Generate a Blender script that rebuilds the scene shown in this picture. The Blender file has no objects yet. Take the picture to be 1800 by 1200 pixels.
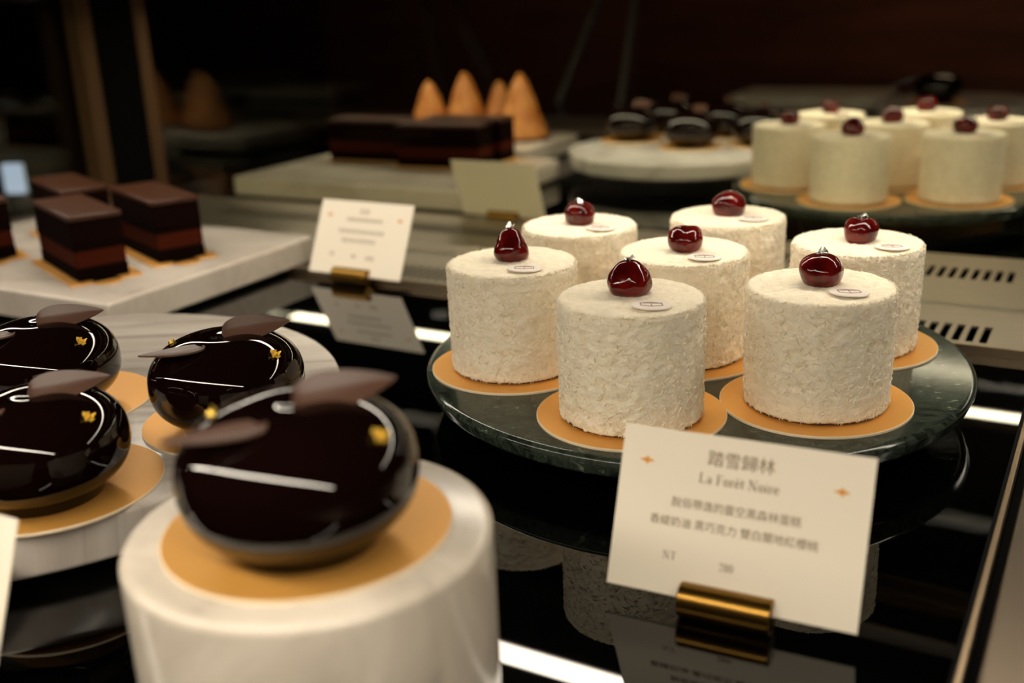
import bpy, math, random
from mathutils import Vector, Matrix, noise

S = 0.01                      # the scene is laid out in centimetres, built in metres
sc = bpy.context.scene
col = sc.collection
PI = math.pi

# ------------------------------------------------------------------ camera
CAM = (16.902, -46.475, 19.34)
PITCH, ROLL, HEAD = 0.32135, 0.04146, math.radians(120)
FPX = 1883.46
fwd = Vector((math.cos(HEAD) * math.cos(PITCH), math.sin(HEAD) * math.cos(PITCH), -math.sin(PITCH)))
rt0 = Vector((math.sin(HEAD), -math.cos(HEAD), 0.0))
up0 = rt0.cross(fwd)
right = rt0 * math.cos(ROLL) - up0 * math.sin(ROLL)
upv = rt0 * math.sin(ROLL) + up0 * math.cos(ROLL)
cam_d = bpy.data.cameras.new('camera')
cam = bpy.data.objects.new('camera', cam_d)
col.objects.link(cam)
m3 = Matrix((right, upv, -fwd)).transposed()
cam.matrix_world = Matrix.Translation(Vector(CAM) * S) @ m3.to_4x4()
cam_d.sensor_width = 36.0
cam_d.lens = FPX / 1800 * 36
cam_d.clip_start = 0.005
cam_d.clip_end = 20
cam_d.dof.use_dof = True
cam_d.dof.focus_distance = 0.445
cam_d.dof.aperture_fstop = 6.0
cam_d.dof.aperture_blades = 9
sc.camera = cam

# ------------------------------------------------------------------ world, exposure
wd = bpy.data.worlds.new('room_dark')
sc.world = wd
wd.use_nodes = True
bg = wd.node_tree.nodes['Background']
bg.inputs[0].default_value = (1.0, 0.82, 0.62, 1)
bg.inputs[1].default_value = 0.006
sc.view_settings.view_transform = 'Standard'
sc.view_settings.look = 'None'
sc.view_settings.gamma = 1
sc.view_settings.use_curve_mapping = False
sc.view_settings.exposure = 0.1
LED_MAIN = 21.0               # emission of the strips across the shelves
LED_FRONT = 60.0              # emission of the narrow strip at the near end
LED_COLOR = (1.0, 0.885, 0.71)
room = bpy.data.lights.new('room_lamp', 'AREA')  # unseen fill light, added to brighten the back counter and wall
room.energy = 9.0
room.color = (1.0, 0.72, 0.5)
room.size = 0.8
room_o = bpy.data.objects.new('room_lamp', room)
col.objects.link(room_o)
room_o.location = (0.1, 2.3, 1.3)
room_o.rotation_euler = (math.radians(30), 0, 0)


# ------------------------------------------------------------------ materials
def lin(c):
    return tuple(((v / 255) / 12.92 if v / 255 <= 0.04045 else ((v / 255 + 0.055) / 1.055) ** 2.4) for v in c) + (1,)


def mat(name, rgb, rough=0.5, metal=0.0, coat=0.0, spec=0.5, sss=0.0):
    m = bpy.data.materials.new(name)
    m.use_nodes = True
    p = m.node_tree.nodes['Principled BSDF']
    p.inputs['Base Color'].default_value = lin(rgb)
    p.inputs['Roughness'].default_value = rough
    p.inputs['Metallic'].default_value = metal
    p.inputs['Specular IOR Level'].default_value = spec
    p.inputs['Coat Weight'].default_value = coat
    p.inputs['Coat Roughness'].default_value = 0.03
    if sss:
        p.inputs['Subsurface Weight'].default_value = sss
        p.inputs['Subsurface Radius'].default_value = (1.0, 0.75, 0.45)
        p.inputs['Subsurface Scale'].default_value = 0.002
    return m


def nodes(m):
    nt = m.node_tree
    return nt, nt.nodes, nt.links, nt.nodes['Principled BSDF']


def coords(nt, scale=(1, 1, 1), rot=(0, 0, 0)):
    tc = nt.nodes.new('ShaderNodeTexCoord')
    mp = nt.nodes.new('ShaderNodeMapping')
    mp.inputs['Scale'].default_value = scale
    mp.inputs['Rotation'].default_value = rot
    nt.links.new(tc.outputs['Object'], mp.inputs['Vector'])
    return mp.outputs['Vector']


def add_noise(nt, vec, scale, detail=5, rough=0.55, dist=0.0):
    n = nt.nodes.new('ShaderNodeTexNoise')
    n.inputs['Scale'].default_value = scale
    n.inputs['Detail'].default_value = detail
    n.inputs['Roughness'].default_value = rough
    n.inputs['Distortion'].default_value = dist
    nt.links.new(vec, n.inputs['Vector'])
    return n.outputs['Fac']


def ramp(nt, fac, stops):
    r = nt.nodes.new('ShaderNodeValToRGB')
    e = r.color_ramp.elements
    while len(e) < len(stops):
        e.new(0.5)
    for k, (pos, rgb) in enumerate(stops):
        e[k].position = pos
        e[k].color = lin(rgb)
    nt.links.new(fac, r.inputs['Fac'])
    return r.outputs['Color']


def bump(nt, fac, p, strength, dist):
    b = nt.nodes.new('ShaderNodeBump')
    b.inputs['Strength'].default_value = strength
    b.inputs['Distance'].default_value = dist
    nt.links.new(fac, b.inputs['Height'])
    nt.links.new(b.outputs['Normal'], p.inputs['Normal'])


def marble(name, stops, scale, stretch, rough=0.18, dist=1.6, coat=0.0):
    m = mat(name, (200, 200, 200), rough, coat=coat)
    nt, nd, lk, p = nodes(m)
    v = coords(nt, stretch, (0.1, 0.2, 0.6))
    f = add_noise(nt, v, scale, 7, 0.6, dist)
    lk.new(ramp(nt, f, stops), p.inputs['Base Color'])
    return m


M = {}
M['marble_white'] = marble('white_marble', [(0.30, (150, 142, 136)), (0.43, (196, 190, 184)), (0.52, (218, 213, 207)), (0.75, (226, 222, 216))], 14, (1, 2.2, 1), 0.16)
M['marble_warm'] = marble('warm_white_marble', [(0.28, (142, 132, 122)), (0.42, (196, 186, 172)), (0.6, (214, 204, 190)), (0.75, (220, 210, 196))], 16, (1, 1.6, 1), 0.16)
M['marble_slab'] = marble('soft_white_marble', [(0.25, (178, 166, 152)), (0.5, (206, 196, 184)), (0.75, (216, 207, 196))], 12, (1, 1.8, 1), 0.2, 1.0)
M['marble_banded'] = marble('banded_marble', [(0.32, (150, 140, 132)), (0.45, (186, 177, 168)), (0.55, (200, 192, 184)), (0.75, (212, 205, 197))], 9, (0.7, 6.0, 1.2), 0.2, 0.8)
M['marble_green'] = marble('green_marble', [(0.28, (14, 20, 16)), (0.44, (30, 38, 32)), (0.54, (54, 63, 53)), (0.62, (36, 44, 37)), (0.70, (112, 122, 106)), (0.76, (50, 60, 52))], 95, (1, 1.7, 0.7), 0.13, 1.6)
M['marble_green'].node_tree.nodes['Principled BSDF'].inputs['Specular IOR Level'].default_value = 0.36
M['gold_board'] = mat('gold_foil_card', (232, 170, 84), 0.42, 0.5)
M['board_edge'] = mat('pale_card_edge', (232, 214, 184), 0.7)
M['coconut'] = mat('desiccated_coconut', (246, 236, 212), 0.85, spec=0.2, sss=0.12)
nt, nd, lk, p = nodes(M['coconut'])
v = coords(nt)
lk.new(ramp(nt, add_noise(nt, v, 260, 4), [(0.3, (240, 228, 200)), (0.6, (250, 240, 218))]), p.inputs['Base Color'])
bump(nt, add_noise(nt, v, 700, 4, 0.65, 0.4), p, 0.9, 0.0008)
M['crumb'] = mat('brown_crumb', (92, 52, 26), 0.8)
M['cherry'] = mat('glazed_cherry', (92, 10, 8), 0.07)
nt, nd, lk, p = nodes(M['cherry'])
lk.new(ramp(nt, add_noise(nt, coords(nt), 110, 3), [(0.35, (62, 5, 5)), (0.7, (112, 17, 12))]), p.inputs['Base Color'])
bump(nt, add_noise(nt, coords(nt), 190, 2, 0.5, 0.6), p, 0.25, 0.0012)
M['silver'] = mat('silver_leaf', (236, 234, 228), 0.3, 0.9)
M['gold_leaf'] = mat('gold_leaf', (255, 218, 96), 0.3, 0.5)
M['tag'] = mat('white_chocolate', (240, 230, 222), 0.45)
M['tag_ink'] = mat('brown_print', (140, 104, 72), 0.6)
M['glaze'] = mat('mirror_glaze', (14, 4, 3), 0.03, spec=0.42)
nt, nd, lk, p = nodes(M['glaze'])
bump(nt, add_noise(nt, coords(nt), 45, 1, 0.4), p, 0.10, 0.0015)
M['leaf'] = mat('milk_chocolate', (86, 60, 48), 0.36)
M['sponge'] = mat('caramel_sponge', (62, 21, 8), 0.8, spec=0.05)
M['ganache'] = mat('dark_ganache', (15, 5, 3), 0.9, spec=0.03)
M['ganache_soft'] = mat('chocolate_mousse', (19, 6, 4), 0.9, spec=0.03)
M['slice_top'] = mat('velvet_chocolate_glaze', (66, 38, 24), 0.36, spec=0.35)
M['peak'] = mat('golden_cream', (206, 132, 52), 0.5)
nt, nd, lk, p = nodes(M['peak'])
lk.new(ramp(nt, add_noise(nt, coords(nt), 60, 3), [(0.35, (172, 100, 32)), (0.65, (200, 134, 66))]), p.inputs['Base Color'])
M['glass_black'] = mat('black_glass', (2, 2, 2), 0.015, spec=0.5)
M['steel'] = mat('brushed_steel', (150, 138, 124), 0.36, 0.88)
nt, nd, lk, p = nodes(M['steel'])
f = add_noise(nt, coords(nt, (6, 600, 6)), 6, 2)
lk.new(ramp(nt, f, [(0.3, (142, 131, 118)), (0.7, (160, 148, 134))]), p.inputs['Base Color'])
M['steel_lip'] = mat('satin_steel', (168, 148, 122), 0.36, 1.0)
M['steel_dark'] = mat('dark_brushed_steel', (120, 108, 94), 0.36, 1.0)
M['alu'] = mat('grey_aluminium', (150, 145, 145), 0.4, 0.8)
M['grey_paint'] = mat('grey_paint', (186, 178, 170), 0.6)
M['tan_paint'] = mat('tan_paint', (150, 122, 84), 0.7)
M['black'] = mat('black_paint', (4, 4, 4), 0.8, spec=0.1)
M['gold_trim'] = mat('bronze_trim', (122, 92, 68), 0.5, 0.7)
M['brass'] = mat('brass', (138, 104, 46), 0.28, 1.0)
M['card'] = mat('cream_card', (236, 227, 210), 0.8, spec=0.2)
M['ink'] = mat('grey_ink', (126, 106, 78), 0.8)
M['ink_gold'] = mat('amber_ink', (214, 146, 46), 0.7)
M['wood'] = mat('dark_wood', (74, 38, 24), 0.5)
nt, nd, lk, p = nodes(M['wood'])
lk.new(ramp(nt, add_noise(nt, coords(nt, (1, 1, 8)), 3, 4), [(0.3, (60, 30, 18)), (0.7, (92, 50, 32))]), p.inputs['Base Color'])
M['wall_dark'] = mat('dark_plaster', (12, 13, 14), 0.95, spec=0.1)
M['floor'] = mat('dark_floor', (26, 22, 20), 0.4)


def thin_glass(name, tint, refl=1.0):
    m = bpy.data.materials.new(name)
    m.use_nodes = True
    nt = m.node_tree
    nt.nodes.clear()
    out = nt.nodes.new('ShaderNodeOutputMaterial')
    mix = nt.nodes.new('ShaderNodeMixShader')
    fr = nt.nodes.new('ShaderNodeFresnel')
    fr.inputs['IOR'].default_value = 1.5
    tr = nt.nodes.new('ShaderNodeBsdfTransparent')
    tr.inputs[0].default_value = tint + (1,)
    gl = nt.nodes.new('ShaderNodeBsdfGlossy')
    gl.inputs['Roughness'].default_value = 0.0
    gl.inputs[0].default_value = (refl, refl, refl, 1)
    geo = nt.nodes.new('ShaderNodeNewGeometry')
    mr = nt.nodes.new('ShaderNodeMapRange')         # a thin sheet reflects alike from either face
    mr.inputs['To Min'].default_value = 1.5
    mr.inputs['To Max'].default_value = 1 / 1.5
    nt.links.new(geo.outputs['Backfacing'], mr.inputs['Value'])
    nt.links.new(mr.outputs['Result'], fr.inputs['IOR'])
    nt.links.new(fr.outputs[0], mix.inputs[0])
    nt.links.new(tr.outputs[0], mix.inputs[1])
    nt.links.new(gl.outputs[0], mix.inputs[2])
    nt.links.new(mix.outputs[0], out.inputs[0])
    return m


M['pane'] = thin_glass('greenish_glass', (0.955, 0.957, 0.87), 0.2)
M['pane_front'] = thin_glass('clear_glass', (0.95, 0.98, 0.96))


def emitter(name, color, strength):
    m = bpy.data.materials.new(name)
    m.use_nodes = True
    nt = m.node_tree
    nt.nodes.clear()
    out = nt.nodes.new('ShaderNodeOutputMaterial')
    e = nt.nodes.new('ShaderNodeEmission')
    e.inputs[0].default_value = color + (1,)
    e.inputs[1].default_value = strength
    nt.links.new(e.outputs[0], out.inputs[0])
    return m


M['led'] = emitter('led_diffuser', LED_COLOR, LED_MAIN)
M['sign_glow'] = emitter('sign_glow', (0.5, 0.58, 0.72), 0.75)
M['led_back'] = emitter('led_diffuser_shielded', LED_COLOR, 15.0)  # glow of the added fill strip only
M['led_front'] = emitter('led_diffuser_narrow', LED_COLOR, LED_FRONT)


# ------------------------------------------------------------------ mesh builder (centimetres)
class MB:
    def __init__(self):
        self.v, self.f, self.mi = [], [], []

    def add(self, vs, fs, mi=0):
        n = len(self.v)
        self.v += [tuple(q) for q in vs]
        for f in fs:
            self.f.append(tuple(i + n for i in f))
            self.mi.append(mi)

    def box(self, x0, x1, y0, y1, z0, z1, mi=0):
        vs = [(x, y, z) for z in (z0, z1) for y in (y0, y1) for x in (x0, x1)]
        self.add(vs, [(0, 2, 3, 1), (4, 5, 7, 6), (0, 1, 5, 4), (2, 6, 7, 3), (0, 4, 6, 2), (1, 3, 7, 5)], mi)

    def lathe(self, prof, n=64, mi=0, cx=0, cy=0, fn=None, seg_mi=None):
        """prof: list of (r, z) from bottom centre to top centre"""
        rings = []
        vs = []
        for r, z in prof:
            if r < 1e-6:
                rings.append([len(vs)])
                vs.append((cx, cy, z))
            else:
                base = len(vs)
                for k in range(n):
                    a = 2 * PI * k / n
                    vs.append((cx + r * math.cos(a), cy + r * math.sin(a), z))
                rings.append(list(range(base, base + n)))
        if fn:
            vs = [fn(q) for q in vs]
        off = len(self.v)
        self.v += [tuple(q) for q in vs]
        for j in range(len(rings) - 1):
            a, b = rings[j], rings[j + 1]
            m = seg_mi[j] if seg_mi else mi
            for k in range(n):
                k2 = (k + 1) % n
                if len(a) == 1 and len(b) == 1:
                    continue
                if len(a) == 1:
                    f = (a[0], b[k2], b[k])
                elif len(b) == 1:
                    f = (a[k], a[k2], b[0])
                else:
                    f = (a[k], a[k2], b[k2], b[k])
                self.f.append(tuple(i + off for i in f))
                self.mi.append(m)

    def xform(self, mtx):
        self.v = [tuple(mtx @ Vector(q)) for q in self.v]
        return self

    def mesh(self, name, mats):
        me = bpy.data.meshes.new(name)
        me.from_pydata([(x * S, y * S, z * S) for x, y, z in self.v], [], self.f)
        for m in (mats if isinstance(mats, (list, tuple)) else [mats]):
            me.materials.append(m)
        me.polygons.foreach_set('material_index', self.mi)
        me.update()
        return me

    def build(self, name, mats, parent=None, loc=(0, 0, 0), rz=0, smooth=True, bevel=0, seg=2):
        me = self.mesh(name, mats)
        if smooth:
            me.polygons.foreach_set('use_smooth', [True] * len(me.polygons))
            me.set_sharp_from_angle(angle=math.radians(38))
        return link(name, me, parent, loc, rz, bevel, seg)


def link(name, me, parent=None, loc=(0, 0, 0), rz=0, bevel=0, seg=2):
    o = bpy.data.objects.new(name, me)
    col.objects.link(o)
    o.parent = parent
    o.location = (loc[0] * S, loc[1] * S, loc[2] * S)
    o.rotation_euler = (0, 0, rz)
    if bevel:
        b = o.modifiers.new('bevel', 'BEVEL')
        b.width = bevel * S
        b.segments = seg
        b.limit_method = 'ANGLE'
        b.angle_limit = math.radians(40)
    return o


def tag(o, label=None, cat=None, group=None, kind=None):
    if label:
        o['label'] = label
    if cat:
        o['category'] = cat
    if group:
        o['group'] = group
    if kind:
        o['kind'] = kind
    return o


def thing(name, label, cat, loc=(0, 0, 0), rz=0, group=None):
    o = bpy.data.objects.new(name, None)
    col.objects.link(o)
    o.empty_display_size = 0.01
    o.location = (loc[0] * S, loc[1] * S, loc[2] * S)
    o.rotation_euler = (0, 0, rz)
    return tag(o, label, cat, group)


def dup(root, loc, rz, label, group=None):
    r = root.copy()
    col.objects.link(r)
    r.location = (loc[0] * S, loc[1] * S, loc[2] * S)
    r.rotation_euler = (0, 0, rz)
    tag(r, label, None, group)
    for ch in list(root.children):
        c = ch.copy()
        col.objects.link(c)
        c.parent = r
        for g in list(ch.children):
            d = g.copy()
            col.objects.link(d)
            d.parent = c
    return r


def place(o, loc, rz=0):
    o.location = (loc[0] * S, loc[1] * S, loc[2] * S)
    o.rotation_euler = (0, 0, rz)


def round_prof(r, z0, z1, e_bot, e_top, n=6, rb=None):
    """profile of a disc with rounded rims"""
    rb = r if rb is None else rb
    p = [(0, z0), (rb - e_bot, z0)]
    for k in range(1, n + 1):
        a = PI / 2 * k / n
        p.append((rb - e_bot + e_bot * math.sin(a), z0 + e_bot - e_bot * math.cos(a)))
    for k in range(0, n + 1):
        a = PI / 2 * k / n
        p.append((r - e_top + e_top * math.cos(a), z1 - e_top + e_top * math.sin(a)))
    p.append((0, z1))
    return p


# ------------------------------------------------------------------ the room
b = MB()
b.box(-420, 420, -260, 420, -92, -90)
tag(b.build('floor', M['floor'], smooth=False), kind='structure')
b = MB()
b.box(-420, 420, 300, 304, -90, 220)
tag(b.build('wall_back', M['wall_dark'], smooth=False), kind='structure')
b = MB()
b.box(-250, 260, 284, 299.5, -90, 26)
o = b.build('back_counter', M['wood'], smooth=False)
tag(o, 'dark wooden back counter in the dim room beyond the display', 'counter')
b = MB()
b.box(-424, -420, -260, 304, -90, 220)
tag(b.build('wall_left', M['wall_dark'], smooth=False), kind='structure')

# ------------------------------------------------------------------ display counter
XL, XR = -73.8, 14.45
cnt = thing('display_counter', 'long dark pastry display counter under the black glass shelves', 'display counter', (-28.5, 60, -90))
b = MB()
b.box(-47.5, 43, -120, 110, 0, 87.6)
b.build('cabinet_body', M['black'], cnt, smooth=False)
b = MB()
b.box(-47.5, 78, -120, 110, 87.6, 88.4)
b.build('base_plate', M['black'], cnt, smooth=False)


def glass_shelf(y0, y1, label):
    b = MB()
    b.box(XL + 0.6, XR, y0, y1, -0.8, 0.0)
    o = b.build('glass_shelf', M['glass_black'], smooth=False, bevel=0.05)
    tag(o, label, 'shelf', 'black glass shelves of the counter')
    return o


glass_shelf(-60, 11.25, 'glossy black glass shelf carrying the near green plate and the price card reading 280')
glass_shelf(31.0, 86.0, 'glossy black glass shelf carrying the far green plate, behind the vent slots')
glass_shelf(98.0, 168.0, 'last glossy black glass shelf, dim, beyond the far coconut cakes')


def vent_panel(y0, y1, slot0, slot1, label, x_last=11.95, pitch=0.69, w=0.40, nslot=98):
    t = thing('vent_panel', label, 'vent panel', (XR, y0, -0.8), 0, 'slotted steel vent panels')
    d = y1 - y0
    s0, s1 = slot0 - y0, slot1 - y0
    b = MB()
    zt, th = 1.3, 0.14
    xe = x_last - XR
    xs = xe - nslot * pitch
    b.box(XL + 0.7 - XR, 0, 0, s0, zt - th, zt)
    b.box(XL + 0.7 - XR, 0, s1, d, zt - th, zt)
    b.box(xe, 0, s0, s1, zt - th, zt)
    b.box(XL + 0.7 - XR, xs, s0, s1, zt - th, zt)
    for k in range(nslot):
        x = xe - k * pitch
        b.box(x - pitch, x - w, s0, s1, zt - th, zt)
    b.build('slotted_sheet', M['steel'], t, smooth=False)
    b = MB()
    b.box(XL + 0.7 - XR, 0, -0.12, 0.02, 0.5, zt)
    b.box(XL + 0.7 - XR, 0, d - 0.02, d + 0.12, 0.5, zt)
    b.build('folded_lip', M['steel_lip'], t, smooth=False)
    b = MB()
    b.box(XL + 0.7 - XR, 0, 0.3, d - 0.3, 0.0, 0.3)
    b.build('duct_floor', M['black'], t, smooth=False)
    return t


vent_panel(11.4, 18.25, 11.85, 14.75, 'steel vent panel with crisp black slots along the near glass shelf')
vent_panel(18.95, 30.8, 24.6, 27.3, 'wider steel vent panel behind the glass partition, slots along its far edge')
vent_panel(86.2, 97.8, 88.0, 91.0, 'dim steel vent panel beyond the far plate of coconut cakes')


pt = thing('glass_partition', 'upright greenish glass partition standing between the two steel vent panels', 'glass partition', (XL + 1, 18.6, 0.5))
b = MB()
b.box(0, XR - XL - 1.0, -0.25, 0.25, 0.0, 19.0)
b.build('pane', M['pane'], pt, smooth=False)
b = MB()
b.box(0, XR - XL - 1.0, -0.3, 0.3, -0.6, 0.0)
b.build('bottom_channel', M['alu'], pt, smooth=False)

# customer side glass and its posts
b = MB()
b.box(XL - 0.3, XL + 0.3, -60, 168, -0.8, 60)
tag(b.build('window_1', M['pane_front'], smooth=False), kind='structure')


def post(y, wy, label):
    t = thing('display_post', label, 'post', (XL + 1.6, y, -0.8))
    b = MB()
    b.box(-1.0, 1.0, 1.6, wy - 1.6, 0, 60)
    b.build('core', M['black'], t, smooth=False)
    for y0 in (0, wy - 1.6):
        b = MB()
        b.box(-1.0, 1.15, y0, y0 + 1.6, 0, 60)
        b.build('bronze_edge', M['gold_trim'], t, smooth=False, bevel=0.15)


post(26.0, 8.4, 'black upright post with two bronze edges behind the chocolate slices')

# staff side rail and worktop
rl = thing('edge_rail', 'thin polished steel rail along the black glass edge', 'rail', (XR, 0, -0.4))
b = MB()
b.box(0.14, 0.36, -60, 168, 0.0, 0.75)
b.build('lip', M['steel_lip'], rl, smooth=False, bevel=0.06)
b = MB()
b.box(0.0, 0.14, -60, 168, 0.0, 0.66)
b.build('gasket', M['black'], rl, smooth=False)
wt = thing('steel_worktop', 'brushed steel worktop beside the black glass, beyond the rail', 'worktop', (XR + 0.75, 0, -0.8))
b = MB()
b.box(0, 34, -60, 168, 0, 1.3)
b.build('sheet', M['steel_dark'], wt, smooth=False, bevel=0.12, seg=3)
b = MB()
b.box(-0.36, -0.02, -60, 168, -0.4, 0.4)
b.build('gap_strip', M['black'], wt, smooth=False)


# ------------------------------------------------------------------ lamps
def led(y, x0, x1, z, label, lamp='led', width=2.0, tail=0):
    t = thing('led_strip', label, 'lamp', (x0, y, z), 0, 'LED strips over the shelves')
    L = x1 - x0
    b = MB()
    b.box(-0.6, L + tail, -width / 2 - 0.25, width / 2 + 0.25, 0.25, 1.0)
    b.box(-0.6, L + tail, -width / 2 - 0.25, -width / 2, -0.1, 0.25)
    b.box(-0.6, L + tail, width / 2, width / 2 + 0.25, -0.1, 0.25)
    if tail:
        b.box(L, L + tail, -width / 2, width / 2, 0.0, 0.25)
    b.build('housing', M['alu'], t, smooth=False)
    b = MB()
    b.box(0, L, -width / 2, width / 2, 0.0, 0.2)
    b.build('diffuser', M[lamp], t, smooth=False)
    return t


led(3.5, -73, 46, 21.0, 'LED strip hung above the near green plate')
led(53.4, -73, 46, 19.75, 'LED strip hung above the far shelf')
led(21.95, -20, 46, 20.9, 'LED strip hidden behind the brown shield of the hanger rail', 'led_back', 1.5)  # invented strip, added to light the fronts of the far cakes
led(-44.0, -70, 50, 27.0, 'narrow LED strip hung over the near end of the first shelf', 'led_front', 1.7)
hr = thing('hanger_rail', 'grey rail and brown shield hung above the near vent panel', 'rail', (0, 14.3, 19.5))
b = MB()
b.box(-34, 46, -0.2, 0.2, 0.0, 0.9)
b.build('front_lip', M['grey_paint'], hr, smooth=False)
b = MB()
b.box(-34, 46, 6.2, 6.5, 0.0, 2.0)
b.build('shield', M['tan_paint'], hr, smooth=False)  # gives the brown band reflected in the glass; also masks the added strip
b = MB()
b.box(-34, 46, -0.2, 6.5, 2.0, 2.4)
for x in (-30, 0, 30):
    b.box(x, x + 1.5, -0.2, 0.2, 0.9, 2.0)
b.build('top_board', M['black'], hr, smooth=False)


def stay(p, q, label):
    p, q = Vector(p), Vector(q)
    d = (q - p)
    t = thing('steel_stay', label, 'stay', tuple(p), 0, 'slanted grey stays')
    b = MB()
    b.box(-0.9, 0.9, -0.4, 0.4, 0, d.length)
    b.xform(d.to_track_quat('Z', 'Y').to_matrix().to_4x4())
    b.build('flat_bar', M['alu'], t, smooth=False, bevel=0.1)


stay((-56.6, 120.0, -1.5), (-52.9, 120.0, 22.0), 'slim slanted grey stay rising behind the small domes, the steeper of two')
stay((-67.9, 120.0, 0.0), (-57.4, 120.0, 22.0), 'slim slanted grey stay behind the round white plate, leaning more')

# ------------------------------------------------------------------ plates and stands
def green_plate(loc, label):
    t = thing('green_marble_plate', label, 'cake plate', loc, 0.4, 'green marble plates')
    b = MB()
    b.lathe(round_prof(12.75, 1.2, 2.15, 0.35, 0.28, 8, rb=12.6), 128)
    b.build('plate_top', M['marble_green'], t)
    b = MB()
    b.lathe([(0, 0), (7.0, 0), (7.0, 1.2), (0, 1.2)], 64)
    b.build('foot', M['black'], t)
    return t


green_plate((0, 0, 0), 'round dark green marble plate carrying seven coconut cakes in front of the vent slots')
green_plate((0, 47.2, 0), 'round green marble plate of coconut cakes beyond the glass partition')


def white_plate(c, r, z0, z1, label, mt, foot):
    t = thing('round_marble_plate', label, 'cake plate', (c[0], c[1], 0), 0.5, 'round pale marble plates')
    b = MB()
    b.lathe(round_prof(r, z0, z1, 0.25, 0.22, 6), 128)
    b.build('plate_top', mt, t)
    b = MB()
    b.lathe([(0, 0), (foot, 0), (foot, z0), (0, z0)], 48)
    b.build('foot', M['black'], t)


white_plate((-24.6, -17.9), 13.65, 0.5, 2.3, 'round banded marble plate carrying glossy chocolate domes beside the pedestal', M['marble_banded'], 9)
white_plate((-22.4, 57.2), 11.2, 1.5, 3.0, 'round white marble plate of small chocolate domes on the far shelf', M['marble_white'], 6)
white_plate((-3.0, 112.0), 11.0, 0.6, 2.0, 'dim round marble plate carrying one dark dome behind the far coconut cakes', M['marble_white'], 6)

b = MB()
b.lathe(round_prof(5.05, 0.0, 5.45, 0.1, 0.28, 8), 96)
o = b.build('marble_pedestal', M['marble_warm'], loc=(-1.35, -26.4, 0))
tag(o, 'tall white marble cylinder with a single glossy chocolate dome on top', 'pedestal')


def slab(x0, x1, y0, y1, z0, z1, label, mt='marble_slab'):
    t = thing('marble_slab', label, 'serving board', ((x0 + x1) / 2, (y0 + y1) / 2, 0), 0, 'rectangular marble slabs')
    a, c = (x1 - x0) / 2, (y1 - y0) / 2
    b = MB()
    b.box(-a, a, -c, c, z0, z1)
    b.build('slab_top', M[mt], t, bevel=0.22, seg=4)
    for sx in (-1, 1):
        for sy in (-1, 1):
            b = MB()
            b.lathe([(0, 0), (0.8, 0), (0.8, z0), (0, z0)], 20, cx=sx * (a - 3), cy=sy * (c - 3))
            b.build('foot', M['black'], t)


slab(-62.5, -34.7, -5.2, 14.2, 0.3, 2.2, 'white marble slab carrying chocolate slices near the front glass')
slab(-60.5, -33.2, 33.0, 51.5, 0.3, 2.2, 'white marble slab behind the partition carrying dark chocolate slices')
slab(-66.5, -39.8, 56.5, 69.5, 0.3, 2.2, 'white marble slab at the back carrying golden peaked pastries')
slab(-36.0, -13.5, 114.0, 126.0, 0.3, 2.2, 'empty dim marble slab beyond the far round plate')

# ------------------------------------------------------------------ gold boards
BR = 3.95


def disc_board_mesh(r):
    b = MB()
    b.lathe([(0, 0), (r, 0), (r, 0.085), (r - 0.03, 0.1), (0, 0.1)], 96, seg_mi=[0, 1, 1, 0])
    me = b.mesh('cake_board', [M['gold_board'], M['board_edge']])
    return me


BOARD = disc_board_mesh(BR)
BOARD_S = disc_board_mesh(3.4)


def board(me, loc, label, group):
    o = link('cake_board', me, None, loc)
    return tag(o, label, 'cake board', group)


# ------------------------------------------------------------------ coconut cakes
CR, CH = 3.0, 5.0


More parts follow.
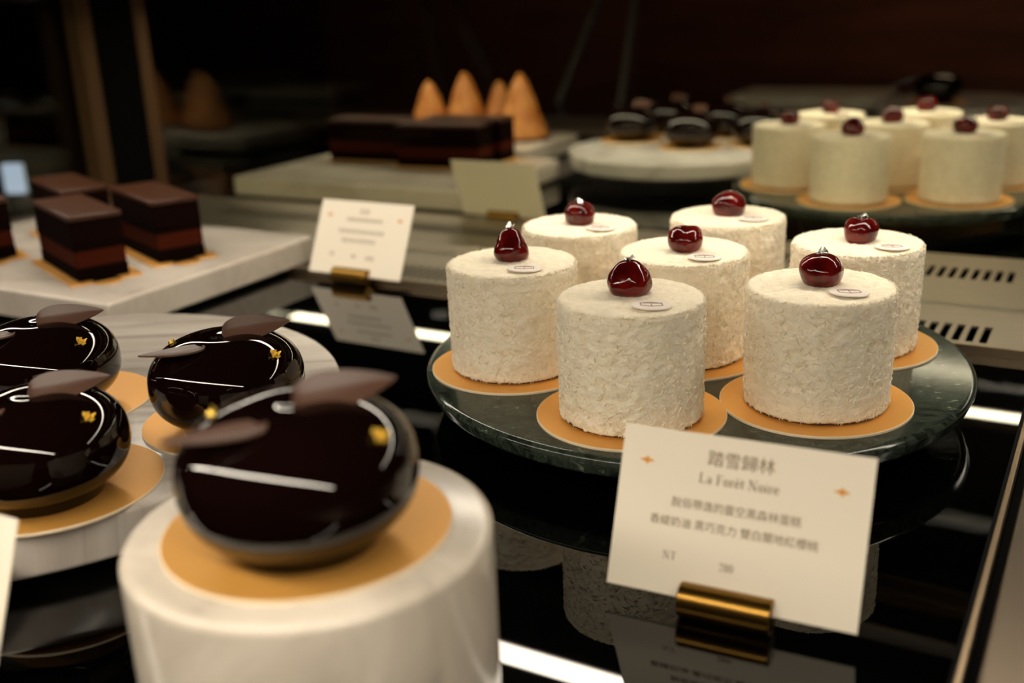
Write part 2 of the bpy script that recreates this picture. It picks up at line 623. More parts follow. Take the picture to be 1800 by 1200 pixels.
def coat_body(seed):
    rnd = random.Random(seed)
    n = 190
    prof = [(0, 0.02), (1.6, 0.02), (2.86, 0.04)]
    for k in range(0, 62):
        prof.append((2.93 + 0.07 * k / 61, 0.10 + (CH - 0.40) * k / 61))
    for k in range(1, 9):
        a = PI / 2 * k / 8
        prof.append((CR - 0.26 + 0.26 * math.cos(a), CH - 0.28 + 0.26 * math.sin(a)))
    for k in range(1, 30):
        prof.append(((CR - 0.26) * (1 - k / 30), CH - 0.02))
    prof.append((0, CH - 0.02))
    off = Vector((seed * 7.1, seed * 3.3, 0))

    def fn(q):
        p = Vector(q)
        if p.z < 0.03:
            return q
        r = math.hypot(p.x, p.y)
        d = noise.noise((p + off) * 1.1) * 0.05 + noise.noise((p + off) * 3.6) * 0.06 + noise.noise((p + off) * 8.5) * 0.045
        nz = 1.0 if (p.z > CH - 0.06 and r < CR - 0.3) else (0.6 if p.z > CH - 0.25 else 0.0)
        nr = 1.0 - nz
        if r < 1e-5:
            return (p.x, p.y, p.z + d * 0.6)
        if p.z < 0.3:
            d *= 1.3
        return (p.x + p.x / r * d * nr, p.y + p.y / r * d * nr, p.z + d * nz * 0.6)

    b = MB()
    b.lathe(prof, n, fn=fn)
    n_body = len(b.f)

    def shred(pos, nrm, L, w, tilt):
        t = Vector((rnd.uniform(-1, 1), rnd.uniform(-1, 1), rnd.uniform(-1, 1)))
        t = t - nrm * t.dot(nrm)
        if t.length < 1e-3:
            return
        t.normalize()
        d = (t + nrm * tilt).normalized()
        s = d.cross(nrm).normalized()
        u = s.cross(d).normalized()
        a, c = pos - d * L * 0.35, pos + d * L * 0.65
        bend = nrm * rnd.uniform(-0.01, 0.03)
        mid = (a + c) / 2 + bend
        vs = []
        for q, ww in ((a, w * 0.7), (mid, w), (c, w * 0.45)):
            vs += [q - s * ww / 2, q + s * ww / 2, q + u * ww * 0.7]
        fs = [(0, 2, 1), (6, 7, 8)]
        for j in (0, 3):
            fs += [(j, j + 1, j + 4, j + 3), (j + 1, j + 2, j + 5, j + 4), (j + 2, j, j + 3, j + 5)]
        b.add(vs, fs)

    for k in range(2300):                                   # flakes on the side
        a, z = rnd.uniform(0, 2 * PI), rnd.uniform(0.12, CH - 0.2)
        r = 2.94 + 0.06 * z / CH
        shred(Vector((r * math.cos(a), r * math.sin(a), z)), Vector((math.cos(a), math.sin(a), 0)), rnd.uniform(0.12, 0.30), rnd.uniform(0.03, 0.06), rnd.uniform(0.0, 0.36))
    for k in range(420):                                    # top rim
        a = rnd.uniform(0, 2 * PI)
        nn = Vector((math.cos(a) * 0.7, math.sin(a) * 0.7, 0.7)).normalized()
        shred(Vector((2.93 * math.cos(a), 2.93 * math.sin(a), CH - 0.11)), nn, rnd.uniform(0.1, 0.24), rnd.uniform(0.022, 0.045), rnd.uniform(0.0, 0.6))
    for k in range(320):                                    # ragged bottom rim
        a = rnd.uniform(0, 2 * PI)
        nn = Vector((math.cos(a), math.sin(a), -0.2)).normalized()
        shred(Vector((2.92 * math.cos(a), 2.92 * math.sin(a), rnd.uniform(0.06, 0.2))), nn, rnd.uniform(0.1, 0.2), rnd.uniform(0.025, 0.05), rnd.uniform(0.0, 0.6))
    me = b.mesh('coconut_coating', M['coconut'])
    me.polygons.foreach_set('use_smooth', [k < n_body for k in range(len(me.polygons))])
    return me


def cherry_mesh(kind, seed):
    n, m = 48, 34
    prof = []
    for k in range(m + 1):
        t = k / m
        a = PI * t
        z = -math.cos(a)
        r = math.sin(a)
        z2 = (z + 1) / 2
        if kind == 'pear':                  # broad foot, narrow shoulder
            r = math.sin(a) ** 0.75 * (1.05 - 0.42 * z2 ** 1.5)
            prof.append((0.98 * r, 1.52 * z2))
        elif kind == 'dome':                # flat foot, round top
            r = math.sin(a) ** (0.45 if z < 0 else 0.9)
            prof.append((0.90 * r, 1.42 * z2 ** 0.92))
        elif kind == 'squat':               # bean shaped
            r = math.sin(a) ** 0.62
            prof.append((0.80 * r, 1.32 * z2))
        else:                               # tall, pinched top
            r = math.sin(a) ** 0.5 * (1.0 - 0.60 * max(0, z2 - 0.30) ** 1.1)
            prof.append((0.84 * r, 1.66 * z2))
    off = Vector((seed * 5.3, seed * 2.2, seed))

    def fn(q):
        p = Vector(q)
        d = noise.noise((p + off) * 1.0) * 0.07 + noise.noise((p + off) * 2.4) * 0.035
        c = Vector((0, 0, 0.6))
        dr = (p - c).normalized()
        q2 = p + dr * d
        if kind == 'squat':
            q2.z -= 0.07 * math.exp(-((p.x - 0.1) / 0.3) ** 2) * (1 if p.z > 0.6 else 0)
        q2.z = max(q2.z, -0.02)
        return tuple(q2)

    b = MB()
    b.lathe(prof, n, fn=fn)
    top = max(q[2] for q in b.v)
    me = b.mesh('cherry', M['cherry'])
    me.polygons.foreach_set('use_smooth', [True] * len(me.polygons))
    return me, top


def flake_mesh(seed, size, mt, name):
    rnd = random.Random(seed)
    b = MB()
    g = 5
    vs, fs = [], []
    for i in range(g):
        for j in range(g):
            rr = 1 - 0.25 * rnd.random()
            vs.append(((i / (g - 1) - 0.5) * size * rr + rnd.uniform(-.06, .06) * size, (j / (g - 1) - 0.5) * size * 0.85 * rr, abs(rnd.gauss(0, 0.28)) * size))
    for i in range(g - 1):
        for j in range(g - 1):
            if (i, j) in ((0, 0), (g - 2, 0)) and rnd.random() < 0.7:
                continue
            a = i * g + j
            fs.append((a, a + g, a + g + 1, a + 1))
    n = len(vs)
    vs2 = vs + [(x, y, z - 0.02) for x, y, z in vs]
    fs2 = fs + [tuple(reversed([i + n for i in f])) for f in fs]
    b.add(vs2, fs2)
    return b.mesh(name, mt)


def logo_mesh():
    """hexagonal box outline with a T inside, drawn with thin bars"""
    b = MB()

    def bar(p, q, w=0.035):
        p, q = Vector((p[0], p[1], 0)), Vector((q[0], q[1], 0))
        d = (q - p).normalized()
        s = Vector((-d.y, d.x, 0)) * w / 2
        e = d * w / 2
        vs = []
        for z in (0, 0.012):
            vs += [(p - e - s) + Vector((0, 0, z)), (q + e - s) + Vector((0, 0, z)), (q + e + s) + Vector((0, 0, z)), (p - e + s) + Vector((0, 0, z))]
        b.add(vs, [(0, 3, 2, 1), (4, 5, 6, 7), (0, 1, 5, 4), (1, 2, 6, 5), (2, 3, 7, 6), (3, 0, 4, 7)])

    A, B_, C_, D_, E_, F_ = (-0.42, 0.20), (0, 0.34), (0.42, 0.20), (0.42, -0.16), (0, -0.30), (-0.42, -0.16)
    for p, q in ((A, B_), (B_, C_), (C_, D_), (D_, E_), (E_, F_), (F_, A), ((0, 0.18), (0, -0.3)), ((-0.42, 0.20), (0, 0.18)), ((0, 0.18), (0.42, 0.20))):
        bar(p, q)
    return b.mesh('logo', M['tag_ink'])


BODIES = [coat_body(1), coat_body(2)]
CHERRIES = {k: cherry_mesh(kk, s) for k, kk, s in (('pear', 'pear', 1), ('dome', 'dome', 4), ('squat', 'squat', 3), ('tall', 'tall', 6), ('squat_b', 'squat', 8), ('dome_b', 'dome', 11))}
SILVER = [flake_mesh(s, 0.46, M['silver'], 'silver_leaf') for s in (3, 8)]
LOGO = logo_mesh()
bt = MB()
bt.lathe([(0, 0), (0.75, 0), (0.78, 0.03), (0.75, 0.065), (0, 0.07)], 48)
TAGM = bt.mesh('logo_disc', M['tag'])
bc = MB()
bc.lathe([(0, 0), (2.84, 0), (2.88, 0.07), (0, 0.07)], 64, fn=lambda q: (q[0] * (1 + 0.02 * noise.noise(Vector(q) * 3)), q[1] * (1 + 0.02 * noise.noise(Vector(q) * 3)), q[2]))
CRUMB = bc.mesh('crumb_base', M['crumb'])

BASE_TOP = 2.15 + 0.1


def coconut_cake(xy, z, body, rz, cherry, silver, cherry_off, tag_off, label, group, crz=0.0):
    t = thing('coconut_cake', label, 'cake', (xy[0], xy[1], z), 0, group)
    link('crumb_base', CRUMB, t, (0, 0, 0), rz)
    link('coconut_coating', BODIES[body], t, (0, 0, 0.04), rz)
    me, top = CHERRIES[cherry]
    c = link('cherry', me, t, (cherry_off[0], cherry_off[1], CH - 0.15), crz)
    if silver:
        s = link('silver_leaf', SILVER[silver - 1], c, (0.0, 0.0, top - 0.03), crz)
        s['label'] = 'crumpled silver leaf on the cherry'
    d = link('logo_disc', TAGM, t, (tag_off[0], tag_off[1], CH + 0.06), 0)
    d.rotation_euler = (math.radians(-3), math.radians(2), math.radians(26))
    link('logo', LOGO, d, (0, 0, 0.068), 0)
    return t


g1, g1b = 'coconut cakes on the near green plate', 'gold boards on the near green plate'
near = [
    ((0.36, -8.13), 0, 0.3, 'pear', 1, (-0.2, 0.35), (1.38, -1.18), 0.0, 'coconut cake with pear-shaped silver-tipped cherry, its foot partly behind the card reading 280'),
    ((6.89, -3.82), 1, 1.9, 'dome', 2, (-0.07, 0.2), (1.35, -0.99), 0.4, 'coconut cake with flat-footed round cherry, standing alone above the price card corner'),
    ((-7.0, -4.82), 0, 3.5, 'tall', 2, (-0.16, 0.3), (1.37, -1.27), 1.0, 'coconut cake with tall pointed cherry at the plate rim beside the chocolate domes'),
    ((-0.39, -0.12), 1, 4.4, 'squat', 0, (0.09, 0.0), (1.47, -1.3), 0.2, 'coconut cake in the very middle of the near plate, cherry bean-shaped'),
    ((-7.5, 3.36), 0, 5.2, 'squat_b', 1, (0.0, 0.1), (1.6, -0.8), 1.3, 'coconut cake on the near plate in front of the blank card back'),
    ((-0.94, 7.91), 1, 0.9, 'dome_b', 0, (-0.02, 0.2), (1.6, -0.7), 2.2, 'coconut cake at the back of the near plate, below the far coconut cakes'),
    ((6.58, 4.28), 0, 2.2, 'squat_b', 1, (0.14, 0.0), (1.75, -1.0), 2.9, 'coconut cake on the near plate beside the crisp black vent slots'),
]
blab = ['gold round board under the pear-cherry cake, crossed by the price card', 'gold round board wholly visible under the cake nearest the worktop',
        'gold round board under the tall-cherry cake at the plate rim', 'gold round board under the middle cake of the near plate',
        'gold round board hidden under the cake before the blank card back', 'gold round board hidden under the rear cake of the near plate',
        'gold round board under the near-plate cake beside the vent slots']
for (xy, bd, rz, ch, sv, co, to, crz, lab), bl in zip(near, blab):
    board(BOARD, (xy[0], xy[1], 2.15), bl, g1b)
    coconut_cake(xy, BASE_TOP, bd, rz, ch, sv, co, to, lab, g1, crz)

g2, g2b = 'coconut cakes on the far green plate', 'gold boards on the far green plate'
far = [
    ((-1.45, 39.15), 1, 0.6, 'pear', 'blurred coconut cake at the front of the far plate, middle of its front row'),
    ((6.3, 42.0), 0, 1.1, 'dome', 'blurred coconut cake at the front of the far plate, on the worktop side'),
    ((7.75, 50.0), 1, 2.4, 'squat', 'blurred coconut cake at the far plate edge, cut by the photo border'),
    ((1.4, 55.3), 0, 3.0, 'dome_b', 'blurred coconut cake at the back of the far plate, before the dim dark dome'),
    ((-6.3, 52.4), 1, 3.9, 'squat_b', 'blurred coconut cake at the back of the far plate, on the small domes side'),
    ((-7.75, 44.4), 0, 4.6, 'squat', 'blurred coconut cake beside the white marble plate of small domes'),
    ((0.0, 47.2), 1, 5.5, 'dome', 'blurred coconut cake in the centre of the far plate, half hidden'),
]
far_boards = ['gold board under the middle front cake of the far plate', 'gold board under the worktop-side front cake of the far plate',
              'gold board under the far-plate cake cut by the photo border', 'gold board hidden under the rear cake before the dim dark dome',
              'gold board hidden under the rear far-plate cake towards the domes', 'gold board under the far-plate cake beside the white marble plate',
              'gold board hidden under the centre cake of the far plate']
for k, (xy, bd, rz, ch, lab) in enumerate(far):
    bl = far_boards[k]
    board(BOARD, (xy[0], xy[1], 2.15), bl, g2b)
    coconut_cake(xy, 2.25, bd, rz, ch, 0, (0.0, 0.2), (1.45, -1.1), lab, g2, rz)

# ------------------------------------------------------------------ glazed chocolate domes
DR, DC = 3.17, 1.97
HD = math.radians(139)                      # direction from the camera towards the domes
AX = Vector((math.sin(HD), -math.cos(HD), 0))
AT = Vector((-math.cos(HD), -math.sin(HD), 0))
EXP = 2.35


def dome_profile(n=44):
    p = [(0, 0.0), (2.0, 0.0)]
    for k in range(n + 1):
        a = -PI / 2 + PI * k / n
        r = DR * abs(math.cos(a)) ** (2 / EXP)
        z = DC + DC * math.copysign(abs(math.sin(a)) ** (2 / EXP), math.sin(a))
        if r < 2.05 and z < DC:
            continue
        if z > DC and r < 1.5:
            z -= 0.14 * (1 - r / 1.5) ** 2
        p.append((max(r, 0.0) if k < n else 0.0, z))
    return p


def inside(q):
    r = math.hypot(q.x, q.y) / DR
    z = abs(q.z - DC) / DC
    return r ** EXP + z ** EXP < 1


def on_dome(sx, sy, e=math.radians(20)):
    """surface point seen at screen offset sx, sy (cm) from the dome's centre, with its outward normal"""
    U = Vector((0, 0, 1)) * math.cos(e) - AT * math.sin(e)
    V = AT * math.cos(e) + Vector((0, 0, 1)) * math.sin(e)
    t = 5.0
    while t > -5:
        q = Vector((0, 0, DC)) + AX * sx + U * sy + V * t
        if inside(q):
            break
        t -= 0.01
    r = math.hypot(q.x, q.y)
    nr = (r / DR) ** (EXP - 1) / DR
    dz = (q.z - DC) / DC
    nz = math.copysign(abs(dz) ** (EXP - 1), dz) / DC
    nn = Vector((q.x / r * nr, q.y / r * nr, nz)).normalized()
    return q, nn


def basis(x, z):
    z = z.normalized()
    x = (x - z * x.dot(z)).normalized()
    y = z.cross(x)
    return Matrix((x, y, z)).transposed().to_4x4()


def leaf_mesh(L, W, curl, fold, seed=0):
    """teardrop leaf: base at origin, tip along +x, width along y, face along +z"""
    n, m = 26, 12
    top, bot = [], []
    for i in range(n + 1):
        t = i / n
        w = W * (math.sin(PI * min(1, t ** 0.62)) ** 0.75) * (1 - 0.15 * t) + 0.012
        for j in range(m + 1):
            s = j / m * 2 - 1
            z = curl * (t - 0.35) ** 2 * L - fold * (1 - abs(s)) * w * 0.5 + 0.05 * math.exp(-(s / 0.09) ** 2) * (1 - t) * 0.8
            top.append((t * L, s * w * 0.5, z))
            bot.append((t * L, s * w * 0.5, z - 0.07))
    b = MB()
    k = m + 1
    N = len(top)
    fs = []
    for i in range(n):
        for j in range(m):
            a = i * k + j
            fs.append((a, a + k, a + k + 1, a + 1))
            fs.append((a + N, a + 1 + N, a + k + 1 + N, a + k + N))
    for i in range(n):
        a, c = i * k, i * k + m
        fs.append((a, a + N, a + k + N, a + k))
        fs.append((c, c + k, c + k + N, c + N))
    for j in range(m):
        a, c = j, n * k + j
        fs.append((a, a + 1, a + 1 + N, a + N))
        fs.append((c, c + N, c + 1 + N, c + 1))
    b.add(top + bot, fs)
    return b


GLAZE_MB = MB()
GLAZE_MB.lathe(dome_profile(), 96)
GLAZE = GLAZE_MB.mesh('glaze', M['glaze'])
GLAZE.polygons.foreach_set('use_smooth', [True] * len(GLAZE.polygons))
zax = Vector((0, 0, 1))
lf = leaf_mesh(2.8, 1.2, -0.12, 0.24)
X1 = AX * 0.985 + zax * 0.0 - AT * 0.12
N1 = AT * 0.78 + zax * 0.62
lf.xform(Matrix.Translation(AX * -0.02 + AT * 0.35 + zax * (2 * DC + 0.10)) @ basis(X1, N1))
LEAF_A = lf.mesh('chocolate_leaf', M['leaf'])
lf = leaf_mesh(2.55, 1.1, 0.05, 0.08)
X2 = -AX * 0.97 - zax * 0.12 + AT * 0.05
N2 = zax
lf.xform(Matrix.Translation(-AX * 0.75 + AT * 1.15 + zax * (DC * 2 - 0.12)) @ basis(X2, N2))
LEAF_B = lf.mesh('chocolate_leaf', M['leaf'])
for me in (LEAF_A, LEAF_B):
    me.polygons.foreach_set('use_smooth', [True] * len(me.polygons))
    me.set_sharp_from_angle(angle=math.radians(50))
FLAKE = []
for sx, sy, size, sd in ((1.80, 0.58, 0.42, 5), (-1.95, 1.95 * 0.9, 0.3, 9)):
    b = MB()
    me0 = flake_mesh(sd, size, M['gold_leaf'], 'gold_leaf')
    q, nn = on_dome(sx, sy)
    mt_ = Matrix.Translation(Vector(q)) @ basis(AX, nn)
    for vtx in me0.vertices:
        vtx.co = (mt_ @ (vtx.co / S)) * S
    FLAKE.append(me0)


def dome(loc, label, group, rz=0.0, scale=1.0, leaves=True):
    t = thing('chocolate_dome', label, 'chocolate dome', loc, rz, group)
    t.scale = (scale,) * 3
    link('glaze', GLAZE, t)
    link('chocolate_leaf', LEAF_A, t)
    if leaves:
        link('chocolate_leaf', LEAF_B, t)
        for me in FLAKE:
            o = link('gold_leaf', me, t)
            o['label'] = 'crumpled gold leaf on the dark glaze'
    return t


gd, gdb = 'chocolate domes on the banded marble plate', 'gold boards on the banded marble plate'
dome((-0.9, -27.1, 5.55), 'large blurred chocolate dome standing alone on the white marble pedestal', None)
board(BOARD, (-1.3, -26.5, 5.45), 'gold round board on top of the white marble pedestal', None)
for xy, bxy, lab, bl, rz in (
    ((-14.2, -16.25), (-14.4, -15.7), 'chocolate dome nearest the black glass, behind the pedestal dome', 'gold round board of the dome behind the pedestal', 0.0),
    ((-15.8, -24.2), (-16.2, -23.6), 'chocolate dome at the front rim of the banded plate, cut by the photo edge', 'gold round board with dark shade under the front-rim dome', 0.05),
    ((-23.2, -18.1), (-23.3, -17.5), 'chocolate dome at the photo edge, behind the front-rim dome', 'gold round board peeping out behind the front-rim dome', -0.05),
):
    dome((xy[0], xy[1], 2.4), lab, gd, rz)
    board(BOARD, (bxy[0], bxy[1], 2.3), bl, gdb)
gs, gsb = 'small chocolate domes on the white round plate', 'gold boards on the white round plate'
small = [((-29.0, 60.5), 'small blurred chocolate dome at the rim beside the peaked pastries'), ((-27.2, 67.0), 'small blurred chocolate dome in the back row, second from the pastries'),
         ((-21.2, 57.5), 'small blurred chocolate dome at the front middle of the white plate'), ((-20.6, 65.6), 'small blurred chocolate dome in the back row near the coconut cakes'),
         ((-15.0, 60.5), 'small blurred chocolate dome half hidden by a far coconut cake')]
for k, (xy, lab) in enumerate(small):
    dome((xy[0], xy[1], 3.1), lab, gs, 0.2 * k, 0.9, False)
    board(BOARD_S, (xy[0], xy[1], 3.0), lab.replace('small blurred chocolate dome', 'gold board under the small dome'), gsb)
dome((-5.5, 108.5, 2.1), 'dim dark dome alone behind the far coconut cakes', None, 0.3, 1.0, False)
board(BOARD, (-5.5, 108.5, 2.0), 'dim gold board under the lone dark dome at the back', None)


# ------------------------------------------------------------------ chocolate slices
def slice_cake(c, z, ang, label, group, L=8.5, W=3.3, H=4.25):
    t = thing('chocolate_slice', label, 'cake slice', (c[0], c[1], z), ang, group)
    lay = [('ganache_layer', 0.0, 0.20, 'ganache', 0), ('sponge_layer', 0.20, 0.46, 'sponge', -0.04), ('ganache_layer', 0.46, 0.56, 'ganache', 0.0),
           ('mousse_layer', 0.56, 0.92, 'ganache_soft', -0.02), ('glaze_sheet', 0.92, 1.0, 'slice_top', 0.04)]
    for nm, a, d, mt, g in lay:
        b = MB()
        b.box(-L / 2 - g, L / 2 + g, -W / 2 - g, W / 2 + g, a * H, d * H)
        b.build(nm, M[mt], t, bevel=0.08, seg=2)
    return t


def rect_board(c, z, ang, label, group, L=9.6, W=4.6):
    t = thing('slice_board', label, 'cake board', (c[0], c[1], z), ang, group)
    b = MB()
    b.box(-L / 2, L / 2, -W / 2, W / 2, 0, 0.1)
    b.build('gold_card', M['gold_board'], t, smooth=False)
    b = MB()
    b.lathe([(0, 0), (0.9, 0), (0.9, 0.1), (0, 0.1)], 24, cx=L / 2, cy=0)
    b.build('pull_tab', M['gold_board'], t, smooth=False)
    return t


A1 = math.radians(-23)
gl, glb = 'chocolate slices on the near slab', 'gold boards on the near slab'
for c, lab in (((-43.6, 0.7), 'dark layered chocolate slice at the near corner of the front slab'), ((-42.4, 6.4), 'dark layered chocolate slice nearest the price card on the front slab'),
               ((-52.4, 7.3), 'dark layered chocolate slice in the back row, before the bronze-edged post'), ((-55.6, 1.2), 'dark layered chocolate slice cut off by the photo edge')):
    rect_board(c, 2.2, A1, lab.replace('dark layered chocolate slice', 'gold card under the chocolate slice'), glb)
    slice_cake(c, 2.3, A1, lab, gl)
gl2, glb2 = 'chocolate slices on the far slab', 'gold boards on the far slab'
for c, an, lab in (((-52.6, 46.2), math.radians(2), 'blurred chocolate slice at the far slab end beside the glass'), ((-42.6, 44.6), math.radians(5), 'blurred chocolate slice directly behind the blank card back'),
                   ((-42.6, 49.2), math.radians(5), 'blurred chocolate slice in the second row, before the peaked pastries')):
    rect_board(c, 2.2, an, lab.replace('blurred chocolate slice', 'gold card under the blurred slice'), glb2, 9.4, 4.0)
    slice_cake(c, 2.3, an, lab, gl2, 9.2)


# ------------------------------------------------------------------ golden peaked pastries
def peak_mesh(H, R):
    prof = [(0, 0), (R, 0), (R, 0.25)]
    n = 40
    for k in range(1, n):
        t = k / n
        r = R * (1 - t) ** 0.80 * (1.0 - 0.10 * math.sin(PI * t)) + 0.0
        prof.append((r, 0.25 + (H - 0.25) * (1 - (1 - t) ** 1.25)))
    prof.append((0, H))

    def fn(q):
        x, y, z = q
        a = math.atan2(y, x)
        f = 1 + 0.035 * math.sin(9 * a + z * 2.4)
        return (x * f, y * f, z)
    b = MB()
    b.lathe(prof, 72, fn=fn)
    return b


for xy, H_, R_, lab in (((-44.4, 64.0), 7.2, 3.1, 'golden peaked pastry wholly visible beside the round white plate'), ((-52.4, 64.8), 7.2, 3.1, 'golden peaked pastry, tallest tip above the chocolate slices'),
                        ((-48.9, 67.0), 6.0, 2.6, 'golden peaked pastry in the second row, between two taller tips'), ((-56.0, 62.5), 6.4, 2.8, 'golden peaked pastry at the end of the row beside the front glass')):
    t = thing('peaked_pastry', lab, 'pastry', (xy[0], xy[1], 2.2), 0, 'golden peaked pastries')
    peak_mesh(H_, R_).build('cream_peak', M['peak'], t, loc=(0, 0, 0.3))
    b = MB()
    b.lathe([(0, 0), (R_ + 0.2, 0), (R_ + 0.25, 0.3), (0, 0.3)], 48)
    b.build('tart_base', M['sponge'], t)

# ------------------------------------------------------------------ glow beyond the front glass
t = thing('backlit_sign', 'small bluish-white backlit sign glowing beyond the front glass', 'sign', (-105, 40.4, -90))
b = MB()
b.box(-0.6, 0.6, -0.6, 0.6, 1.5, 86.6)
b.lathe([(0, 0), (9, 0), (9, 1.5), (0, 1.5)], 32)
b.build('stand', M['black'], t, smooth=False)
b = MB()
b.box(-1.4, 1.4, -0.5, 0.5, 86.6, 90.4)
b.build('lit_panel', M['sign_glow'], t, rz=math.radians(20), bevel=0.3)

# ------------------------------------------------------------------ price cards
def text_mesh(body, size, bold=0.0):
    cu = bpy.data.curves.new('lettering', 'FONT')
    cu.body = body
    cu.size = size
    cu.align_x = 'CENTER'
    cu.align_y = 'CENTER'
    cu.offset = bold
    o = bpy.data.objects.new('lettering', cu)
    col.objects.link(o)
    bpy.context.view_layer.update()
    dg = bpy.context.evaluated_depsgraph_get()
    me = bpy.data.meshes.new_from_object(o.evaluated_get(dg), depsgraph=dg)
    vs = [tuple(q.co) for q in me.vertices]
    fs = [tuple(q.vertices) for q in me.polygons]
    bpy.data.objects.remove(o)
    bpy.data.curves.remove(cu)
    bpy.data.meshes.remove(me)
    return vs, fs


def serif_strokes(ch):
    """a small serif alphabet: list of (x0, y0, x1, y1, w) bars on a cap height of 1; returns bars and advance"""
    T, t = 0.15, 0.055

    def arc(cx, cy, rx, ry, a0, a1, n=9, thick=T, thin=t):
        out = []
        for k in range(n):
            a, c = a0 + (a1 - a0) * k / n, a0 + (a1 - a0) * (k + 1) / n
            m = (a + c) / 2
            w = thin + (thick - thin) * abs(math.cos(m))
            out.append((cx + rx * math.cos(a), cy + ry * math.sin(a), cx + rx * math.cos(c), cy + ry * math.sin(c), w))
        return out
    P2 = 2 * PI
    if ch == 'L':
        return [(.17, 0, .17, 1, T), (.02, .98, .34, .98, t), (.02, .02, .62, .02, t), (.62, .02, .62, .25, t)], .72
    if ch == 'F':
        return [(.17, 0, .17, 1, T), (.02, .98, .62, .98, t), (.62, .98, .62, .78, t), (.17, .52, .48, .52, t), (.48, .42, .48, .62, t), (.02, .02, .34, .02, t)], .70
    if ch == 'N':
        return [(.14, 0, .14, 1, t), (.14, 1, .74, 0, T), (.74, 0, .74, 1, t), (.0, .98, .2, .98, t), (.6, .98, .88, .98, t), (.0, .02, .28, .02, t)], .95
    if ch == 'T':
        return [(.36, 0, .36, 1, T), (.04, .98, .68, .98, t), (.04, .98, .04, .78, t), (.68, .98, .68, .78, t), (.22, .02, .5, .02, t)], .76
    if ch == 'a':
        return [(.40, 0.04, .40, .5, T * .9), (.40, .04, .5, .02, t)] + arc(.25, .5, .16, .16, 0, PI * .9, 6, .08) + arc(.22, .19, .15, .17, 0, P2, 10, .11), .56
    if ch == 'o':
        return arc(.27, .32, .21, .31, 0, P2, 14), .56
    if ch in 'eê':
        s = arc(.26, .32, .20, .31, 0.1, P2 * .9, 13) + [(.08, .36, .46, .36, t)]
        if ch == 'ê':
            s += [(.12, .78, .26, .98, t), (.26, .98, .40, .78, t)]
        return s, .52
    if ch == 'r':
        return [(.14, 0, .14, .62, T * .9), (.03, .61, .14, .61, t), (.03, .02, .28, .02, t), (.14, .45, .26, .6, t), (.26, .6, .38, .57, .1)], .42
    if ch == 't':
        return [(.16, .05, .16, .85, T * .9), (.03, .61, .33, .61, t), (.16, .05, .33, .06, t)], .37
    if ch == 'i':
        return [(.14, 0, .14, .62, T * .9), (.03, .61, .14, .61, t), (.03, .02, .26, .02, t), (.10, .86, .18, .86, .13)], .30
    if ch == '2':
        return arc(.26, .72, .2, .27, PI, -0.5, 9, .13) + [(.43, .58, .07, .05, t), (.06, .05, .48, .05, .09)], .56
    if ch == '8':
        return arc(.27, .74, .17, .24, 0, P2, 12, .12) + arc(.27, .26, .21, .26, 0, P2, 12, .13), .56
    if ch == '0':
        return arc(.27, .5, .21, .49, 0, P2, 14, .14), .56
    return [], .28


def serif(body, x, y, h):
    """mesh data of a centred line of serif letters, cap height h, baseline at y"""
    bars, pen = [], 0.0
    for ch in body:
        s, adv = serif_strokes(ch)
        bars += [(a + pen, c, d + pen, e, w) for a, c, d, e, w in s]
        pen += adv + 0.06
    vs, fs = [], []
    for a, c, d, e, w in bars:
        p, q = Vector((a, c)), Vector((d, e))
        u = (q - p)
        u = u.normalized() if u.length > 1e-6 else Vector((1, 0))
        sd = Vector((-u.y, u.x)) * w / 2
        n = len(vs)
        for r in (p - sd, q - sd, q + sd, p + sd):
            vs.append((x + (r.x - pen / 2) * h, y + r.y * h, 0))
        fs.append((n, n + 1, n + 2, n + 3))
    return vs, fs


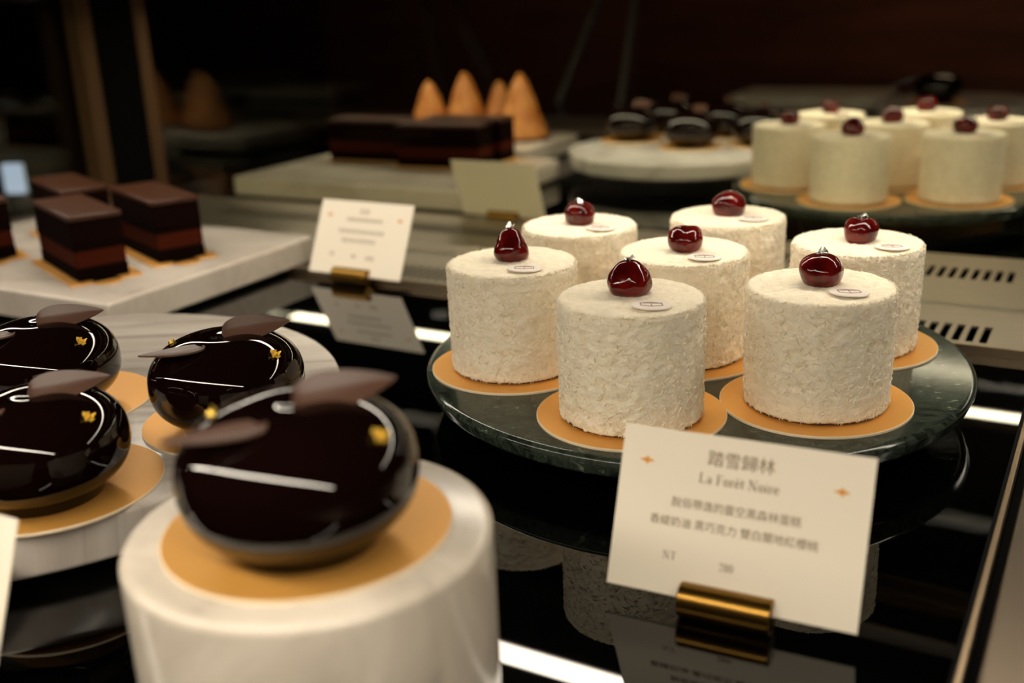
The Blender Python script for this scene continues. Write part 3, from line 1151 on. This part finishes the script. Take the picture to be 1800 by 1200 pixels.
def price_card(xy, rz, label, mode, holder_x=0.0, tilt=22):
    Wc, Hc = 7.95, 5.27
    t = thing('price_card', label, 'price card', (xy[0], xy[1], 0), rz, 'price cards in brass holders')
    R = 0.56
    b = MB()
    n = 40
    L = 2.95
    vs = []
    for x in (-L / 2, L / 2):
        for k in range(n):
            a = 2 * PI * k / n
            vs.append((holder_x + x, R * math.cos(a), R + R * math.sin(a)))
    fs = [(k, k + n, (k + 1) % n + n, (k + 1) % n) for k in range(n)]
    fs += [tuple(range(n)), tuple(reversed(range(n, 2 * n)))]
    b.add(vs, fs)
    b.build('brass_holder', M['brass'], t, bevel=0.04)
    tl = math.radians(tilt)
    mtx = Matrix.Translation((0, 0, 0.58)) @ Matrix.Rotation(PI / 2 - tl, 4, 'X')
    b = MB()
    b.box(-Wc / 2, Wc / 2, 0, Hc, -0.05, 0)
    b.xform(mtx)
    card = b.build('card', M['card'], t, smooth=False)
    ink, gold = MB(), []

    def put(mb, data, z=0.012, dx=0, dy=0):
        vs, fs = data
        mb.add([(x + dx, y + dy, z) for x, y, _ in vs], fs)

    if mode == 'full':
        put(ink, text_mesh('踏雪歸林', 0.54), dx=-0.05, dy=4.50)
        put(ink, serif('La Forêt Noire', -0.05, 3.72, 0.32))
        put(ink, text_mesh('脫俗帶逸的靈空黑森林蛋糕', 0.345), dx=-0.07, dy=2.97)
        put(ink, text_mesh('香緹奶油 黑巧克力 雙白蘭地紅櫻桃', 0.345), dx=-0.1, dy=2.33)
        put(ink, serif('NT', -1.98, 1.14, 0.25))
        put(ink, serif('280', -0.12, 1.07, 0.25))
        for x, y in ((-3.1, 4.18), (3.08, 4.11)):
            gold.append(MB())
            put(gold[-1], ([(x - 0.27, y, 0), (x - 0.07, y - 0.06, 0), (x, y - 0.14, 0), (x + 0.07, y - 0.06, 0), (x + 0.27, y, 0), (x + 0.07, y + 0.06, 0), (x, y + 0.14, 0), (x - 0.07, y + 0.06, 0)], [(0, 1, 2, 3, 4, 5, 6, 7)]))
    elif mode == 'faint':                     # too small and soft in the photo to be read: rows of pen-thin bars
        rnd = random.Random(4)
        for y, x0, x1, h, p_ in ((4.55, -0.45, 0.45, 0.36, 0.45), (3.95, -1.45, 1.45, 0.22, 0.22), (3.1, -2.0, 1.7, 0.26, 0.33), (2.45, -1.6, 1.1, 0.28, 0.33), (1.4, -2.4, -2.0, 0.25, 0.2), (1.35, -0.5, -0.2, 0.22, 0.2), (1.3, 0.75, 1.5, 0.28, 0.25)):
            x = x0
            while x < x1:
                for k in range(3):
                    yy = y + (k - 1) * h * 0.36
                    put(ink, ([(x, yy, 0), (x + p_ * 0.75, yy, 0), (x + p_ * 0.75, yy + 0.035, 0), (x, yy + 0.035, 0)], [(0, 1, 2, 3)]))
                xx = x + p_ * rnd.uniform(0.2, 0.5)
                put(ink, ([(xx, y - h / 2, 0), (xx + 0.04, y - h / 2, 0), (xx + 0.04, y + h / 2, 0), (xx, y + h / 2, 0)], [(0, 1, 2, 3)]))
                x += p_
        for x, y in ((-3.05, 4.2), (3.05, 4.1)):
            gold.append(MB())
            put(gold[-1], ([(x - 0.25, y, 0), (x, y - 0.13, 0), (x + 0.25, y, 0), (x, y + 0.13, 0)], [(0, 1, 2, 3)]))
    if ink.v:
        ink.xform(mtx).build('lettering', M['ink'], card, smooth=False)
        for gm in gold:
            gm.xform(mtx).build('diamond_ornament', M['ink_gold'], card, smooth=False)
    return t


price_card((7.82, -18.05), math.radians(3.6), 'cream price card reading La Forêt Noire and NT 280, in a brass holder', 'full')
price_card((-28.6, 10.65), math.radians(-0.8), 'cream price card with faint unreadable lines, standing before the vent panel', 'faint', -0.15, 26)
price_card((-28.4, 31.6), math.radians(181), 'price card seen from its blank back, behind the glass partition', 'blank', 0, 20)
price_card((-13.1, -31.9), math.radians(2), 'blurred price card showing only a corner at the photo edge', 'blank')
